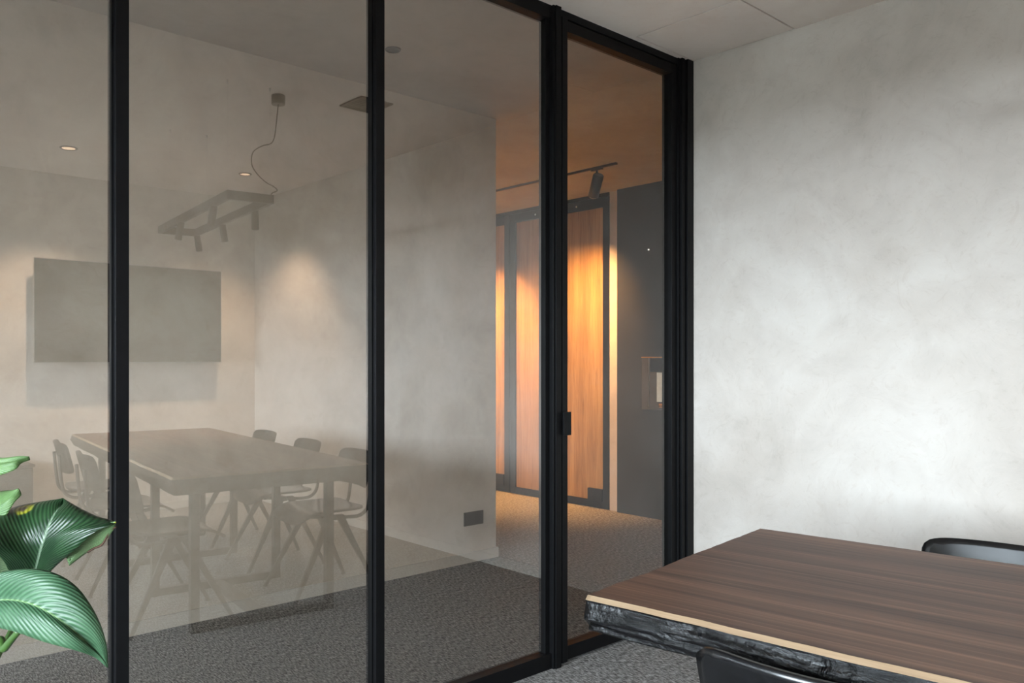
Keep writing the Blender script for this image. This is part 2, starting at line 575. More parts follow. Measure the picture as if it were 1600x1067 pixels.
# ------------------------------------------------------------------ glass partition and door
part = tag(empty('glass_partition', (0.4, YG, 0)), 'black steel framed glass partition with tall tinted panes', 'partition')
PX = 0.4


def pbox(name, lo, hi, mat, root=part, ox=PX, oy=YG, bev=0.0015):
    return box(name, (lo[0] - ox, lo[1] - oy, lo[2]), (hi[0] - ox, hi[1] - oy, hi[2]), mat, root, bev)


FB = YR + 0.058     # back of the frames
RH, RB = 0.055, 0.062
XP0 = 2.474
pbox('top_rail', (XL, YR, ZC - RH), (XP0, FB, ZC), M['frame'])
pbox('bottom_rail', (XL, YR, 0), (XP0, FB, RB), M['frame'])
mxs = [0.742 - 0.856 * 3, 0.742 - 0.856 * 2, 0.742 - 0.856, 0.742, 1.600]
for x in mxs:
    pbox('mullion', (x - 0.002, YR + 0.0, RB), (x + 0.034, FB, ZC - RH), M['frame'])
    pbox('glazing_bead', (x - 0.008, YR + 0.016, RB), (x - 0.002, FB - 0.012, ZC - RH), M['frame'], bev=0)
pbox('glazing_bead', (2.450, YR + 0.012, RB), (XP0, FB - 0.010, ZC - RH), M['frame'], bev=0)
edges = [XL] + mxs + [2.452]
for i in range(len(edges) - 1):
    x0 = edges[i] + (0.034 if i else 0.0)
    x1 = edges[i + 1] - (0.004 if i < len(edges) - 2 else 0)
    pbox('pane', (x0 + 0.0005, YG - 0.006, RB - 0.012), (x1 - 0.0005, YG + 0.006, ZC - RH + 0.012), M['glass'], bev=0)
pbox('post', (XP0, YR - 0.010, 0), (2.518, FB, ZC), M['frame'])
pbox('post', (XP0 + 0.010, YR - 0.016, 0), (2.516, YR - 0.010, ZC), M['frame'])
# wall post at the right wall
pbox('post', (3.362, YR - 0.006, 0), (XW - 0.0005, FB, ZC), M['frame'])
pbox('post', (3.376, YR - 0.018, 0), (3.400, YR - 0.006, ZC), M['frame'])
pbox('post', (3.412, YR - 0.026, 0), (XW - 0.003, YR - 0.006, ZC), M['frame'])
pbox('head_rail', (2.518, YR, ZC - 0.030), (3.362, FB, ZC), M['frame'])

door = struct(empty('door_1', (2.95, YG, 0)), 'black steel framed glass door with a small plate handle')
DX = 2.95


def dbox(name, lo, hi, mat, bev=0.0015):
    return pbox(name, lo, hi, mat, door, DX, YG, bev)


DT = ZC - 0.034
dbox('stile', (2.5245, YR - 0.014, 0.012), (2.556, FB, DT), M['frame'])
dbox('stile', (3.322, YR + 0.004, 0.012), (3.358, FB, DT), M['frame'])
dbox('top_rail', (2.556, YR + 0.004, DT - 0.045), (3.322, FB, DT), M['frame'])
dbox('bottom_rail', (2.556, YR + 0.004, 0.012), (3.322, FB, 0.068), M['frame'])
dbox('pane', (2.5565, YG - 0.005, 0.058), (3.3215, YG + 0.005, DT - 0.036), M['door_glass'], 0)
hd = dbox('handle', (2.5130, YR - 0.032, 0.945), (2.5580, YR - 0.026, 1.040), M['frame'], 0.001)
box('handle_stem', (2.530 - DX, YR - 0.026 - YG, 0.975), (2.550 - DX, YR - 0.014 - YG, 1.010), M['frame'], door)

# ================================================================== FAR ROOM
# timber sliding doors on the far wall
struct(box('wall_far', (XK + 0.03, YR, 0), (XK + T, YN, 3.0), M['wall2']), 'plaster wall behind the timber doors')


def timber_door(name, y0, y1, label, seam=None):
    r = tag(empty(name, (XK, (y0 + y1) / 2, 0)), label, 'door', 'timber doors in the far room')
    oy = (y0 + y1) / 2
    st = 0.062
    zt, zb = 2.56, 0.055
    for a, b2 in ((y0, y0 + st), (y1 - st, y1)):
        box('stile', (-0.030, a - oy, 0.006), (0.028, b2 - oy, zt + 0.06), M['frame'], r, 0.002)
    box('top_rail', (-0.030, y0 + st - oy, zt - 0.02), (0.028, y1 - st - oy, zt + 0.06), M['frame'], r, 0.002)
    box('bottom_rail', (-0.030, y0 + st - oy, 0.006), (0.028, y1 - st - oy, zb + 0.01), M['frame'], r, 0.002)
    cuts = [y0 + st] + (seam or []) + [y1 - st]
    for a, b2 in zip(cuts[:-1], cuts[1:]):
        box('panel', (-0.012, a + 0.002 - oy, zb + 0.01), (0.020, b2 - 0.002 - oy, zt - 0.02), M['veneer'], r, 0.001)
    # socket block let into the lower corner next to the frame
    s = box('socket', (-0.040, y0 + st + 0.002 - oy, 0.066), (-0.012, y0 + st + 0.155 - oy, 0.165), M['frame'], r, 0.002)
    for k in (0, 1):
        cyl('socket_well', (-0.0412, y0 + st + 0.040 + k * 0.07 - oy, 0.115), (-0.0400, y0 + st + 0.040 + k * 0.07 - oy, 0.115), 0.020, M['lens_off'], s, seg=18)
    for k in (0.3, 0.72):
        cyl('bolt', (-0.034, y0 + (y1 - y0) * k - oy, zt + 0.02), (-0.030, y0 + (y1 - y0) * k - oy, zt + 0.02), 0.008, M['rivet'], r, seg=10)
    return r


timber_door('timber_door', 4.245, 5.395, 'oak veneered door in black frame, lit by the track spotlight')
timber_door('timber_door', 5.412, 6.56, 'oak veneered door in black frame beside the corridor wall end', [5.575])
hb = box('header_beam', (XK - 0.028, 4.245, 2.625), (XK + 0.03, 6.6, 2.675), M['frame'], None, 0.002)
struct(hb, 'black header above the timber doors'); hb.name = 'trim_2'
struct(box('wall_pier', (XK - 0.02, 4.150, 0), (XK + 0.03, 4.243, 2.72), M['wall']), 'narrow cream pier beside the timber door')
struct(box('wall_dark', (XK - 0.045, YR + 0.031, 0), (XK + 0.03, 4.148, 2.72), M['dark_wall']), 'dark plaster wall of the pantry')
# built-in coffee machine
cm = tag(empty('coffee_machine', (XK - 0.045, 3.70, 0.86)), 'built-in coffee machine in the dark pantry wall', 'coffee machine')
box('body', (-0.010, -0.17, 0.0), (0.0, 0.20, 0.42), M['cab'], cm, 0.002)
box('trim', (-0.0135, -0.17, 0.412), (-0.010, 0.20, 0.418), M['orange'], cm)
box('trim', (-0.0135, -0.17, 0.022), (-0.010, 0.035, 0.030), M['orange'], cm)
box('trim', (-0.0135, -0.17, 0.036), (-0.010, 0.035, 0.052), M['orange'], cm)
box('edge_strip', (-0.0125, 0.128, 0.02), (-0.010, 0.132, 0.41), M['alu'], cm)
box('drip_bay', (-0.014, -0.03, 0.065), (-0.010, 0.055, 0.295), M['panel_lit'], cm)
box('front_panel', (-0.012, -0.16, 0.30), (-0.010, 0.12, 0.40), M['screen'], cm)
box('display', (-0.0135, -0.06, 0.355), (-0.012, -0.025, 0.366), M['blue_led'], cm)
cyl('indicator', (-0.0135, -0.043, 0.335), (-0.012, -0.043, 0.335), 0.004, M['rivet'], cm, seg=10)
sen = cyl('indicator_light', (XK - 0.048, 3.84, 2.13), (XK - 0.045, 3.84, 2.13), 0.006, M['white_led'], None, seg=12)
tag(sen, 'tiny white indicator light high on the dark pantry wall', 'light')

# track with spotlights
TX = 4.83
ZTR = ZK - (TX - XC) * (ZK - ZKK) / (XK - XC)
tr = tag(empty('lighting_track', (TX, 5.2, ZTR)), 'slim black lighting track under the far ceiling', 'lighting track')
box('rail', (-0.010, -1.50, -0.014), (0.010, 1.3, 0.004), M['black_metal'], tr, 0.001)
box('end_cap', (-0.011, -1.510, -0.015), (0.011, -1.50, 0.003), M['black_metal'], tr)


def track_head(y, aim, label, power):
    r = tag(empty('track_spotlight', (TX, y, ZTR - 0.014)), label, 'spotlight', 'spotlights on the track')
    piv = Vector((0, 0, -0.095))
    d = (Vector(aim) - Vector((TX, y, ZTR - 0.109))).normalized()
    box('adapter', (-0.012, -0.050, -0.012), (0.012, 0.050, 0.0), M['black_metal'], r, 0.002)
    cyl('pivot', (0, 0, -0.014), (0, 0, -0.080), 0.009, M['black_metal'], r, seg=14)
    a = piv - d * 0.055
    b2 = piv + d * 0.125
    cyl('head', a, b2, 0.040, M['black_metal'], r, seg=28, bev=0.006)
    lens = cyl('lens', b2 - d * 0.002, b2 + d * 0.0008, 0.033, M['lamp'], r, seg=24)
    l = bpy.data.lights.new('spot_beam', 'SPOT')
    l.energy = power; l.color = WARM; l.spot_size = math.radians(88); l.spot_blend = 1.0; l.shadow_soft_size = 0.03
    lo = bpy.data.objects.new('spot_beam', l)
    lo.parent = r
    lo.location = b2 + d * 0.01
    lo.rotation_euler = d.to_track_quat('-Z', 'Y').to_euler()
    COL.objects.link(lo)
    return r


track_head(3.87, (5.42, 5.0, 0.80), 'black cylinder track spotlight aimed down at the oak door', 640)
track_head(5.25, (5.48, 5.85, 0.60), 'black track spotlight second along the track, hidden behind the corridor wall end', 560)
track_head(6.1, (4.2, 6.9, 0.6), 'added unseen track spotlight last along the track, aimed at the end wall to warm the ceiling', 3000)  # added lamp, out of view: its bounce off the end wall warms the ceiling

# corridor socket
sk = tag(empty('wall_socket', (3.42, YC, 0.27)), 'black double wall socket low on the corridor wall', 'socket')
box('plate', (-0.080, -0.010, -0.042), (0.080, 0.0, 0.042), M['black_metal'], sk, 0.002)
for sx in (-0.038, 0.038):
    cyl('socket_well', (sx, -0.0108, 0), (sx, -0.0098, 0), 0.021, M['lens_off'], sk, seg=22)
    for q in (-0.009, 0.009):
        cyl('pin_hole', (sx + q, -0.0114, 0), (sx + q, -0.0106, 0), 0.003, M['rubber'], sk, seg=10)


# ------------------------------------------------------------------ recessed downlights
def downlight(loc, label, lit, r=0.055, power=0, aim=None, black=True, group=None, cone=100):
    o = tag(empty('downlight', loc), label, 'downlight', group)
    tm = M['black_metal']
    lathe('trim_ring', [(r * 0.74, 0.0), (r * 0.76, -0.006), (r * 0.9, -0.007), (r, -0.003), (r, 0.0)], tm, o, 36)
    lathe('baffle', [(r * 0.75, 0.0), (r * 0.75, -0.004)], tm, o, 36)
    cyl('lens', (0, 0, -0.0035), (0, 0, -0.0005), r * 0.74, M['lamp'] if lit else M['lens_off'], o, seg=32)
    if lit:
        l = bpy.data.lights.new('downlight_beam', 'SPOT')
        l.energy = power; l.color = (1.0, 0.72, 0.47); l.spot_size = math.radians(cone); l.spot_blend = 0.6; l.shadow_soft_size = 0.012
        lo = bpy.data.objects.new('downlight_beam', l)
        lo.parent = o; lo.location = (0, 0, -0.012)
        if aim: lo.rotation_euler = (Vector(aim) - Vector(loc)).to_track_quat('-Z', 'Y').to_euler()
        COL.objects.link(lo)
    return o


downlight((1.627, -1.326, ZC), 'lit round downlight over the left edge of the television', True, 0.058, 215, (1.75, -1.8, 0), group='downlights in the room ceiling')
downlight((2.897, -1.259, ZC), 'lit round downlight near the right wall', True, 0.050, 200, (2.9, -1.75, 0), group='downlights in the room ceiling')
downlight((2.414, 3.201, ZK), 'unlit black round downlight in the corridor ceiling', False, 0.040)

# ceiling vent
ve = tag(empty('ceiling_vent', (2.632, 0.735, ZC)), 'square dark slatted vent in the room ceiling', 'vent')
h = 0.108
for lo, hi in (((-h, -h), (h, -h + 0.016)), ((-h, h - 0.016), (h, h)), ((-h, -h + 0.016), (-h + 0.016, h - 0.016)), ((h - 0.016, -h + 0.016), (h, h - 0.016))):
    box('frame', (lo[0], lo[1], -0.008), (hi[0], hi[1], 0), M['black_metal'], ve)
for k in range(7):
    y = -h + 0.03 + k * (2 * h - 0.06) / 6
    box('slat', (-h + 0.016, y - 0.008, -0.006), (h - 0.016, y + 0.008, -0.003), M['black_metal'], ve)
box('backing', (-h + 0.016, -h + 0.016, -0.002), (h - 0.016, h - 0.016, 0), M['gap'], ve)

# ================================================================== TELEVISION
tv = tag(empty('television', (2.32, YT, 1.23)), 'large flat television mounted on the plaster wall', 'television')
W2, HT = 0.742, 0.785
box('body', (-W2 + 0.02, 0.115, 0.02), (W2 - 0.02, 0.160, HT - 0.02), M['cab'], tv, 0.004)
box('screen', (-W2 + 0.006, 0.160, 0.008), (W2 - 0.006, 0.168, HT - 0.006), M['screen'], tv)
for lo, hi in (((-W2, 0), (W2, 0.007)), ((-W2, HT - 0.006), (W2, HT)), ((-W2, 0.007), (-W2 + 0.006, HT - 0.006)), ((W2 - 0.006, 0.007), (W2, HT - 0.006))):
    box('bezel', (lo[0], 0.150, lo[1]), (hi[0], 0.171, hi[1]), M['alu'], tv, 0.001)
box('wall_bracket', (-0.22, 0.002, 0.2), (0.22, 0.02, 0.6), M['black_metal'], tv)
box('bracket_arm', (-0.06, 0.02, 0.3), (0.06, 0.115, 0.5), M['black_metal'], tv)

# low cabinet under the television's left end
lc = tag(empty('sideboard', (0.86, YT + 0.21, 0)), 'low dark sideboard against the wall left of the television', 'sideboard')
box('body', (-0.66, -0.19, 0.05), (0.66, 0.18, 0.49), M['cab'], lc, 0.003)
box('top', (-0.67, -0.19, 0.49), (0.67, 0.20, 0.508), M['cab'], lc, 0.002)
box('plinth', (-0.63, -0.17, 0), (0.63, 0.15, 0.05), M['black_metal'], lc)
for k in range(3):
    d_ = box('door', (-0.655 + k * 0.437, 0.18, 0.06), (-0.655 + k * 0.437 + 0.432, 0.197, 0.484), M['cab'], lc, 0.002)
    box('handle', (-0.655 + k * 0.437 + 0.16, 0.197, 0.462), (-0.655 + k * 0.437 + 0.27, 0.206, 0.47), M['black_metal'], d_)

# ================================================================== TABLE
TA = math.radians(6.8164)
TL, TW, TH = 2.46, 0.955, 0.75
table = tag(empty('meeting_table', (1.354, 1.1152, 0), TA - math.pi / 2), 'long walnut slab meeting table with black live edges', 'table')
# local axes: x runs from the glass end along the table, y across towards the right wall


def nz(x, y, z, s=1.0):
    return mnoise.noise(Vector((x * s, y * s, z * s)))


NU = 220
# rows run round the outline: outline point -> outward offset/height per row
out = []
for i in range(NU + 1):
    u = TL * i / NU
    w = 0.005 * nz(u, 0.3, 0, 3.0) + 0.0025 * nz(u, 0.3, 5, 14)
    out.append((u, w, 0, -1, 0))                     # left live edge (towards the camera)
for j in range(1, 60):
    v = TW * j / 60
    out.append((TL + 0.004 * nz(0, v, 3, 9), v, 1, 0, 1))
for i in range(NU, -1, -1):
    u = TL * i / NU
    out.append((u, TW + 0.006 * nz(u, 9.3, 0, 2.5) + 0.003 * nz(u, 4.3, 5, 14), 0, 1, 0))
for j in range(59, 0, -1):
    v = TW * j / 60
    out.append((0.006 * nz(0, v, 7, 5) + 0.004 * nz(0, v, 2, 26), v, -1, 0, 1))
# smooth the outward normals by averaging at the corners
n_out = len(out)
topz = TH


def ring(inset, z, amp=0.0, seed=0.0):
    r = []
    for k, (u, v, nx, ny, end) in enumerate(out):
        q = inset * (0.35 if end else 1.0)
        a = amp * (0.5 if end else 1.0)
        d = -q
        if a:
            d += a * (nz(u * 2.2, v * 2.2, z * 30 + seed, 1.6) + 0.6 * nz(u * 7, v * 7, z * 60 + seed, 1.5) + 0.3 * nz(u * 26, v * 26, z * 120 + seed, 1.0)
                      + 0.55 * abs(nz(u * 3.0 + v * 3.0, 0.6 * math.sin(u * 5), z * 85 + 0.9 * nz(u * 4, v * 4, 2.0), 1.0)))
        px = u + nx * d
        py = v + ny * d
        if nx == 0:   # keep corners square
            px = min(max(px, 0.002), TL - 0.002) if 0 < u < TL else px
        r.append(Vector((px, py, z)))
    return r


r_top = ring(0.009, topz)
verts = list(r_top)
mesh('tabletop', verts, [tuple(range(n_out))], M['walnut'], table)
r_sap = ring(0.0, topz - 0.009)
mesh('sapwood_edge', r_top + r_sap, [(k, (k + 1) % n_out, n_out + (k + 1) % n_out, n_out + k) for k in range(n_out)], M['sap'], table, True)
rows = [r_sap]
TK = 0.078
nb = 24
for i in range(1, nb + 1):
    t = i / nb
    z = topz - 0.011 - (TK - 0.011) * t
    ins = 0.004 - 0.012 * math.sin(min(1, t * 1.3) * math.pi) * 0.6 + 0.028 * max(0, t - 0.55) ** 1.0
    rows.append(ring(ins, z, 0.008 * min(1, t * 4), 3.0))
bv, bf = [], []
for r in rows: bv += r
for i in range(len(rows) - 1):
    for k in range(n_out):
        bf.append((i * n_out + k, i * n_out + (k + 1) % n_out, (i + 1) * n_out + (k + 1) % n_out, (i + 1) * n_out + k))
bf.append(tuple((len(rows) - 1) * n_out + k for k in range(n_out)))
mesh('live_edge', bv, bf, M['bark'], table, True)
# steel base: four closed portals in two pairs, each pair joined by a floor bar
S = 0.040
ZU = TH - TK
V0, V1 = 0.165, 0.845
for pair in ((0.225, 0.92), (1.64, 2.31)):
    for u in pair:
        for v in (V0, V1):
            box('leg', (u - S / 2, v - S / 2, S), (u + S / 2, v + S / 2, ZU - 0.03), M['black_metal'], table, 0.002)
        box('foot_bar', (u - S / 2, V0 - S / 2, 0), (u + S / 2, V1 + S / 2, S), M['black_metal'], table, 0.002)
        box('top_bar', (u - S / 2, V0 - S / 2, ZU - 0.03), (u + S / 2, V1 + S / 2, ZU + 0.004), M['black_metal'], table, 0.002)
    box('stretcher', (pair[0] + S / 2, 0.47, 0.0), (pair[1] - S / 2, 0.53, S * 0.9), M['black_metal'], table, 0.002)


# ================================================================== CHAIRS
def sheet(name, fn, nu, nv, th, mat, parent):
    """curved plywood sheet of even thickness from a surface function"""
    P = [[Vector(fn(i / nu, j / nv)) for j in range(nv + 1)] for i in range(nu + 1)]
    Nn = [[None] * (nv + 1) for _ in range(nu + 1)]
    for i in range(nu + 1):
        for j in range(nv + 1):
            du = P[min(i + 1, nu)][j] - P[max(i - 1, 0)][j]
            dv = P[i][min(j + 1, nv)] - P[i][max(j - 1, 0)]
            Nn[i][j] = du.cross(dv).normalized()
    verts, faces = [], []
    idx = lambda s, i, j: s * (nu + 1) * (nv + 1) + i * (nv + 1) + j
    for s in (0, 1):
        for i in range(nu + 1):
            for j in range(nv + 1):
                verts.append(P[i][j] + Nn[i][j] * (th / 2 if s == 0 else -th / 2))
    for i in range(nu):
        for j in range(nv):
            faces.append((idx(0, i, j), idx(0, i + 1, j), idx(0, i + 1, j + 1), idx(0, i, j + 1)))
            faces.append((idx(1, i, j), idx(1, i, j + 1), idx(1, i + 1, j + 1), idx(1, i + 1, j)))
    for i in range(nu):
        faces.append((idx(0, i, 0), idx(1, i, 0), idx(1, i + 1, 0), idx(0, i + 1, 0)))
        faces.append((idx(0, i, nv), idx(0, i + 1, nv), idx(1, i + 1, nv), idx(1, i, nv)))
    for j in range(nv):
        faces.append((idx(0, 0, j), idx(0, 0, j + 1), idx(1, 0, j + 1), idx(1, 0, j)))
        faces.append((idx(0, nu, j), idx(1, nu, j), idx(1, nu, j + 1), idx(0, nu, j + 1)))
    o = mesh(name, verts, faces, mat, parent, True)
    return o


def rounded(a, b, p=5.0):
    """map square [-1,1]^2 to a rounded rectangle"""
    m = max(abs(a), abs(b))
    if m < 1e-6: return 0.0, 0.0
    n = (abs(a / m) ** p + abs(b / m) ** p) ** (1 / p)
    return a / n, b / n


SEAT_Z = 0.452


def seat_fn(s, t):
    a, b = rounded(2 * s - 1, 2 * t - 1, 6)
    y = 0.205 * b
    x = (0.196 + 0.012 * b) * a
    z = SEAT_Z - 0.010 * (1 - a * a) * (1 - 0.4 * b)
    if y > 0.07: z -= 0.055 * ((y - 0.07) / 0.135) ** 2
    if y < -0.12: z += 0.010 * ((-0.12 - y) / 0.085) ** 2
    return x, y, z


CH_TOP, CH_BOT = 0.745, 0.552


def back_fn(s, t):
    a, b = rounded(2 * s - 1, 2 * t - 1, 7)
    hh = (b + 1) / 2
    x = (0.188 + 0.012 * hh) * a
    z = CH_BOT + (CH_TOP - CH_BOT) * hh
    y = -0.232 - 0.050 * hh + 0.046 * a * a
    return x, y, z


def build_chair():
    c = empty('meeting_chair')
    sheet('seat', seat_fn, 16, 20, 0.011, M['black_ply'], c)
    sheet('backrest', back_fn, 22, 12, 0.010, M['black_ply'], c)
    for s in (-1, 1):
        path = smooth_path([(s * 0.120, -0.268, 0.668), (s * 0.120, -0.262, 0.60), (s * 0.120, -0.252, 0.50), (s * 0.122, -0.236, 0.438),
                            (s * 0.126, -0.190, 0.404), (s * 0.130, -0.120, 0.402), (s * 0.130, 0.0, 0.414), (s * 0.130, 0.10, 0.424)], 6)
        tube('back_tube', path, 0.0100, M['chair_metal'], c, 12)
        for zz in (0.600, 0.650):
            cyl('rivet', (s * 0.120, -0.2335 - 0.05 * (zz - CH_BOT) / 0.198 + 0.046 * 0.39 + 0.0045, zz), (s * 0.120, -0.2335 - 0.05 * (zz - CH_BOT) / 0.198 + 0.046 * 0.39 + 0.008, zz), 0.007, M['rivet'], c, seg=12)
        # compass legs: folded steel, wide at the top, narrow at the foot
        for fy, ty in ((0.225, 0.000), (-0.255, -0.050)):
            bm = bmesh.new()
            top = Vector((s * 0.148, ty, 0.425)); bot = Vector((s * 0.205, fy, 0.006))
            rings_ = []
            for p, wy, wx in ((top, 0.024, 0.011), (top.lerp(bot, 0.35), 0.017, 0.010), (bot, 0.009, 0.007)):
                rings_.append([bm.verts.new(p + Vector((sx * wx, sy * wy, 0))) for sx, sy in ((-1, -1), (1, -1), (1, 1), (-1, 1))])
            for r0, r1 in zip(rings_[:-1], rings_[1:]):
                for k in range(4):
                    bm.faces.new((r0[k], r0[(k + 1) % 4], r1[(k + 1) % 4], r1[k]))
            bm.faces.new(rings_[0]); bm.faces.new(rings_[-1][::-1])
            lg = from_bm('leg', bm, M['chair_metal'], c)
            cyl('foot_cap', (bot.x, bot.y, 0.0), (bot.x, bot.y, 0.012), 0.013, M['rubber'], lg, r1=0.010, seg=14)
    box('cross_bar', (-0.150, -0.040, 0.396), (0.150, -0.010, 0.418), M['chair_metal'], c, 0.002)
    box('cross_bar', (-0.130, 0.085, 0.412), (0.130, 0.105, 0.430), M['chair_metal'], c, 0.002)
    return c


def t2w(u, v):
    ca, sa = math.cos(TA - math.pi / 2), math.sin(TA - math.pi / 2)
    return (1.354 + u * ca - v * sa, 1.1152 + u * sa + v * ca, 0)


proto = build_chair()
spots = [
    (0.57, 0.95, 1, 0.0, 'black plywood chair between table and right wall, nearest the glass'),
    (1.27, 0.965, 1, 0.02, 'black plywood chair at the middle of the table on the right wall side'),
    (2.02, 0.975, 1, -0.02, 'black plywood chair on the right wall side, nearest the television wall'),
    (0.485, 0.150, -1, 0.0, 'black plywood chair on the window side of the table, nearest the glass'),
    (1.28, 0.125, -1, 0.0, 'black plywood chair at the middle of the table on the window side'),
    (2.04, 0.115, -1, 0.03, 'black plywood chair on the window side, nearest the television wall'),
]
for i, (u, v, side, dr, lab) in enumerate(spots):
    o = proto if i == 0 else copy_tree(proto)
    o.location = t2w(u, v)
    # local +y of the chair looks across the table
    o.rotation_euler = (0, 0, TA - math.pi / 2 + (math.pi if side > 0 else 0.0) + dr)
    tag(o, lab, 'chair', 'black plywood chairs around the table')

# ================================================================== PENDANT
pn = tag(empty('pendant_lamp', (1.842, 0.632, 0), TA - math.pi / 2), 'black rectangular pendant frame with five spotlights above the table', 'pendant lamp')
PLN, PWD, PZ = 1.353, 0.252, 2.120
bt = 0.022
fz = PZ - 0.046
box('long_bar', (0, 0, fz), (PLN, bt, PZ), M['black_metal'], pn, 0.001)
box('long_bar', (0, PWD - bt, fz), (PLN, PWD, PZ), M['black_metal'], pn, 0.001)
box('end_bar', (0, bt, fz), (bt, PWD - bt, PZ), M['black_metal'], pn, 0.001)
box('end_bar', (PLN - bt, bt, fz), (PLN, PWD - bt, PZ), M['black_metal'], pn, 0.001)
for (u, v, tx, ty) in ((0.25, 0.011, 0.10, -0.12), (0.86, 0.011, 0.10, -0.16), (0.25, PWD - 0.011, 0.0, 0.02), (0.80, PWD - 0.011, 0.0, 0.16), (1.31, PWD - 0.011, 0.0, 0.16)):
    d = Vector((tx * 0.6, ty, -1)).normalized()
    a = Vector((u, v, fz + 0.002))
    sp_ = cyl('spotlight', a, a + d * 0.105, 0.0205, M['black_metal'], pn, seg=24, bev=0.002)
    cyl('lens', a + d * 0.1045, a + d * 0.1058, 0.016, M['lens_off'], sp_, seg=20)
for (u, v) in ((0.03, 0.011), (0.03, PWD - 0.011), (PLN - 0.25, 0.011), (PLN - 0.25, PWD - 0.011)):
    cyl('suspension_wire', (u, v, PZ), (u, v, ZC), 0.0005, M['rivet'], pn, seg=6)
    cyl('wire_anchor', (u, v, ZC - 0.018), (u, v, ZC), 0.005, M['rivet'], pn, seg=10)
inv = pn.matrix_basis.inverted()
cyl('canopy', inv @ Vector((2.178, 0.553, ZC - 0.050)), inv @ Vector((2.178, 0.553, ZC)), 0.037, M['black_metal'], pn, seg=32, bev=0.002)
cord = [(2.178, 0.553, ZC - 0.048), (2.163, 0.558, 2.535), (2.150, 0.562, 2.460), (2.125, 0.570, 2.417), (2.065, 0.578, 2.390), (2.010, 0.586, 2.347),
        (1.998, 0.594, 2.284), (2.018, 0.602, 2.240), (2.068, 0.610, 2.196), (2.112, 0.620, 2.175), (2.130, 0.628, 2.155), (2.100, 0.634, 2.138), (2.080, 0.640, 2.118)]
tube('cord', smooth_path([inv @ Vector(p) for p in cord], 6), 0.0030, M['black_metal'], pn, 8)

# ================================================================== PLANT (pot stands out of the frame, leaves reach in)
C0 = Vector((0, 0, 1.25))
FW = Vector((math.cos(YAW), math.sin(YAW), 0))
RT = Vector((math.sin(YAW), -math.cos(YAW), 0))
PLB = Vector((0.10, 1.16, 0))
plant = tag(empty('potted_plant', PLB), 'leafy green plant with broad ribbed leaves beside the glass partition', 'plant')


def at(px, py, d):
    """point in the room at depth d (metres) in the plant's own frame"""
    return C0 + (FW + RT * ((px - 680.587) / 1266.09) + Vector((0, 0, (563.118 - py) / 1266.09))) * d - PLB


def curve(pts, n):
    p = smooth_path(pts, 12)
    L = [0]
    for a, b in zip(p[:-1], p[1:]): L.append(L[-1] + (b - a).length)
    o = []
    for k in range(n + 1):
        s = L[-1] * k / n
        i = 0
        while i < len(L) - 2 and L[i + 1] < s: i += 1
        f = (s - L[i]) / max(1e-9, L[i + 1] - L[i])
        o.append(p[i].lerp(p[i + 1], min(1, max(0, f))))
    return o


def leaf(mid, left, right, mat, lift=0.012, n=40, m=9, th=0.0008, name='leaf', wav=0.0):
    """blade spanned between midrib and the two margins, puffed between them"""
    cm, cl, cr = curve(mid, n), curve(left, n), curve(right, n)
    up = Vector((-0.35, -0.45, 0.82)).normalized()
    verts, uvs, faces = [], [], []
    cols = 2 * m + 1
    for i in range(n + 1):
        for j in range(-m, m + 1):
            t = abs(j) / m
            e = cl[i] if j < 0 else cr[i]
            p = cm[i].lerp(e, t)
            p = p + up * (lift * math.sin(math.pi * t) + wav * math.sin(i * 0.9 + j * 0.2) * t)
            verts.append(p); uvs.append((i / n, j / m))
    nv = len(verts)
    for i in range(n):
        for j in range(cols - 1):
            a = i * cols + j
            faces.append((a, a + 1, a + cols + 1, a + cols))
    o = mesh(name, verts, faces, mat, plant, True, uvs)
    sm = o.modifiers.new('thickness', 'SOLIDIFY')
    sm.thickness = th
    sm.offset = 0
    return o


# large dark leaf: rises from the base, crests, and hangs over to a tip on the right
leaf([at(40, 935, 1.22), at(56, 890, 1.20), at(68, 845, 1.18), at(84, 806, 1.19), at(101, 786, 1.23)],
     [at(30, 935, 1.22), at(8, 880, 1.17), at(-22, 842, 1.14), at(-6, 808, 1.20), at(24, 792, 1.27), at(60, 785, 1.27), at(101, 785.5, 1.232)],
     [at(48, 935, 1.22), at(80, 892, 1.19), at(118, 858, 1.15), at(150, 830, 1.14), at(181, 817, 1.15), at(150, 806, 1.18), at(120, 792, 1.22), at(101, 785.5, 1.232)],
     M['leaf_dark'], 0.010)
# folded-under tip showing the pale underside
leaf([at(181, 818, 1.152), at(150, 838, 1.162), at(120, 864, 1.172), at(108, 882, 1.175)],
     [at(181, 817, 1.152), at(158, 820, 1.156), at(130, 842, 1.166), at(101, 866, 1.172)],
     [at(180, 824, 1.156), at(160, 850, 1.168), at(138, 862, 1.176), at(108, 884, 1.176)], M['leaf_under'], 0.004, 24, 6)
tube('withered_margin', curve([at(181, 823, 1.155), at(172, 829, 1.159), at(160, 850, 1.167), at(146, 857, 1.172), at(137, 863, 1.175)], 30), 0.0016, M['brown'], plant, 6)
tube('yellow_margin', curve([at(181, 816, 1.151), at(159, 820, 1.155), at(147, 831, 1.160), at(134, 842, 1.164)], 24), 0.0013, M['yellow'], plant, 6, 0.0006)
# lower, lighter leaf
leaf([at(-70, 950, 1.10), at(0, 938, 1.06), at(45, 943, 1.02), at(85, 963, 1.00), at(125, 995, 1.00), at(168, 1042, 1.02)],
     [at(-70, 945, 1.10), at(-30, 905, 1.07), at(25, 890, 1.05), at(75, 892, 1.03), at(118, 915, 1.02), at(150, 960, 1.01), at(166, 1005, 1.01), at(169, 1043, 1.02)],
     [at(-70, 956, 1.10), at(-30, 975, 1.06), at(20, 986, 1.01), at(70, 1003, 0.99), at(118, 1016, 0.99), at(150, 1028, 1.01), at(168, 1044, 1.02)],
     M['leaf_mid'], 0.010)
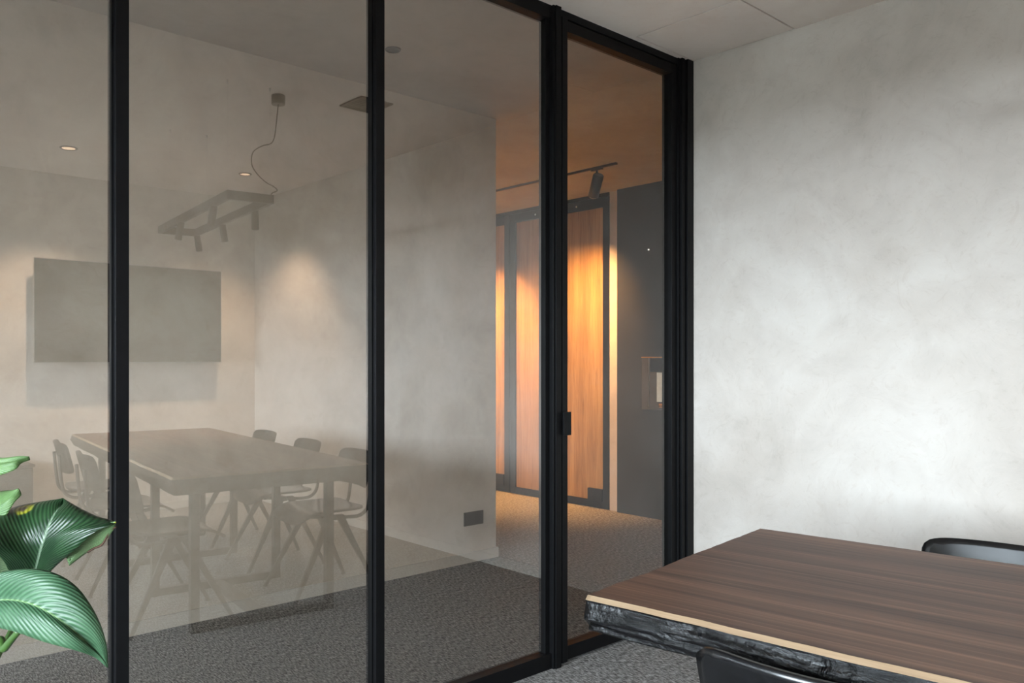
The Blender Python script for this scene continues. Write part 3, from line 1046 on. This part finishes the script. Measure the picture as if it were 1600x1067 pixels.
# small bright leaf high on the left
leaf([at(-60, 745, 1.3), at(-20, 728, 1.28), at(15, 722, 1.27), at(47, 718, 1.28)],
     [at(-60, 740, 1.3), at(-20, 715, 1.30), at(10, 717, 1.29), at(32, 715, 1.28), at(47, 717.5, 1.28)],
     [at(-60, 750, 1.3), at(-20, 748, 1.27), at(5, 741, 1.26), at(25, 733, 1.26), at(33, 724, 1.27), at(47, 718.5, 1.28)], M['leaf_lite'], 0.006)
# bright leaf seen edge-on below it
leaf([at(-60, 830, 1.24), at(-20, 800, 1.22), at(10, 782, 1.22), at(30, 768, 1.23)],
     [at(-60, 822, 1.24), at(-30, 778, 1.26), at(-5, 769, 1.26), at(15, 766, 1.25), at(30, 766, 1.232)],
     [at(-60, 838, 1.24), at(-10, 826, 1.21), at(8, 808, 1.21), at(22, 786, 1.215), at(33, 774, 1.225), at(32, 768, 1.23)], M['leaf_lite'], 0.005)
# olive leaf tucked behind
leaf([at(-60, 890, 1.30), at(-20, 885, 1.29), at(30, 905, 1.28)],
     [at(-60, 880, 1.30), at(-20, 860, 1.30), at(14, 872, 1.29), at(31, 904, 1.28)],
     [at(-60, 900, 1.30), at(-20, 912, 1.28), at(10, 915, 1.28), at(31, 906, 1.28)], M['leaf_under'], 0.004, 20, 6)
# two more leaves outside the frame, so that the plant is whole
leaf([at(-60, 1000, 1.12), at(-140, 900, 1.10), at(-230, 860, 1.12), at(-320, 900, 1.15)],
     [at(-62, 1000, 1.12), at(-130, 850, 1.16), at(-240, 800, 1.18), at(-320, 898, 1.15)],
     [at(-58, 1002, 1.12), at(-150, 960, 1.05), at(-230, 940, 1.06), at(-320, 902, 1.15)], M['leaf_back'], 0.01)
leaf([at(-60, 1000, 1.2), at(-100, 820, 1.3), at(-130, 700, 1.36), at(-120, 610, 1.4)],
     [at(-62, 1000, 1.2), at(-180, 820, 1.3), at(-190, 710, 1.36), at(-120, 608, 1.4)],
     [at(-58, 1000, 1.2), at(-40, 830, 1.3), at(-60, 720, 1.36), at(-118, 610, 1.4)], M['leaf_back'], 0.01)
base = Vector((0, 0, 0.44))
for tip in (at(40, 938, 1.222), at(-70, 950, 1.10), at(-60, 745, 1.3), at(-60, 830, 1.24), at(-60, 890, 1.30), at(-60, 1001, 1.12), at(-60, 1000, 1.2)):
    q = base + Vector((random.uniform(-0.03, 0.03), random.uniform(-0.03, 0.03), 0))
    mid = q.lerp(tip, 0.55) + Vector((0, 0, 0.05))
    tube('stalk', smooth_path([q, mid, tip], 10), 0.0065, M['stem'], plant, 8, 0.0035)
tube('stalk', smooth_path([base + Vector((0.02, 0, 0)), at(-20, 1050, 1.07), at(8, 1012, 1.05), at(30, 985, 1.035)], 10), 0.0075, M['stem'], plant, 8, 0.004)
lathe('pot', [(0.0, 0.0), (0.115, 0.0), (0.13, 0.02), (0.165, 0.40), (0.168, 0.45), (0.150, 0.45), (0.148, 0.42), (0.0, 0.42)], M['pot'], plant)
lathe('soil', [(0.0, 0.445), (0.08, 0.44), (0.147, 0.432), (0.147, 0.425)], M['soil'], plant)
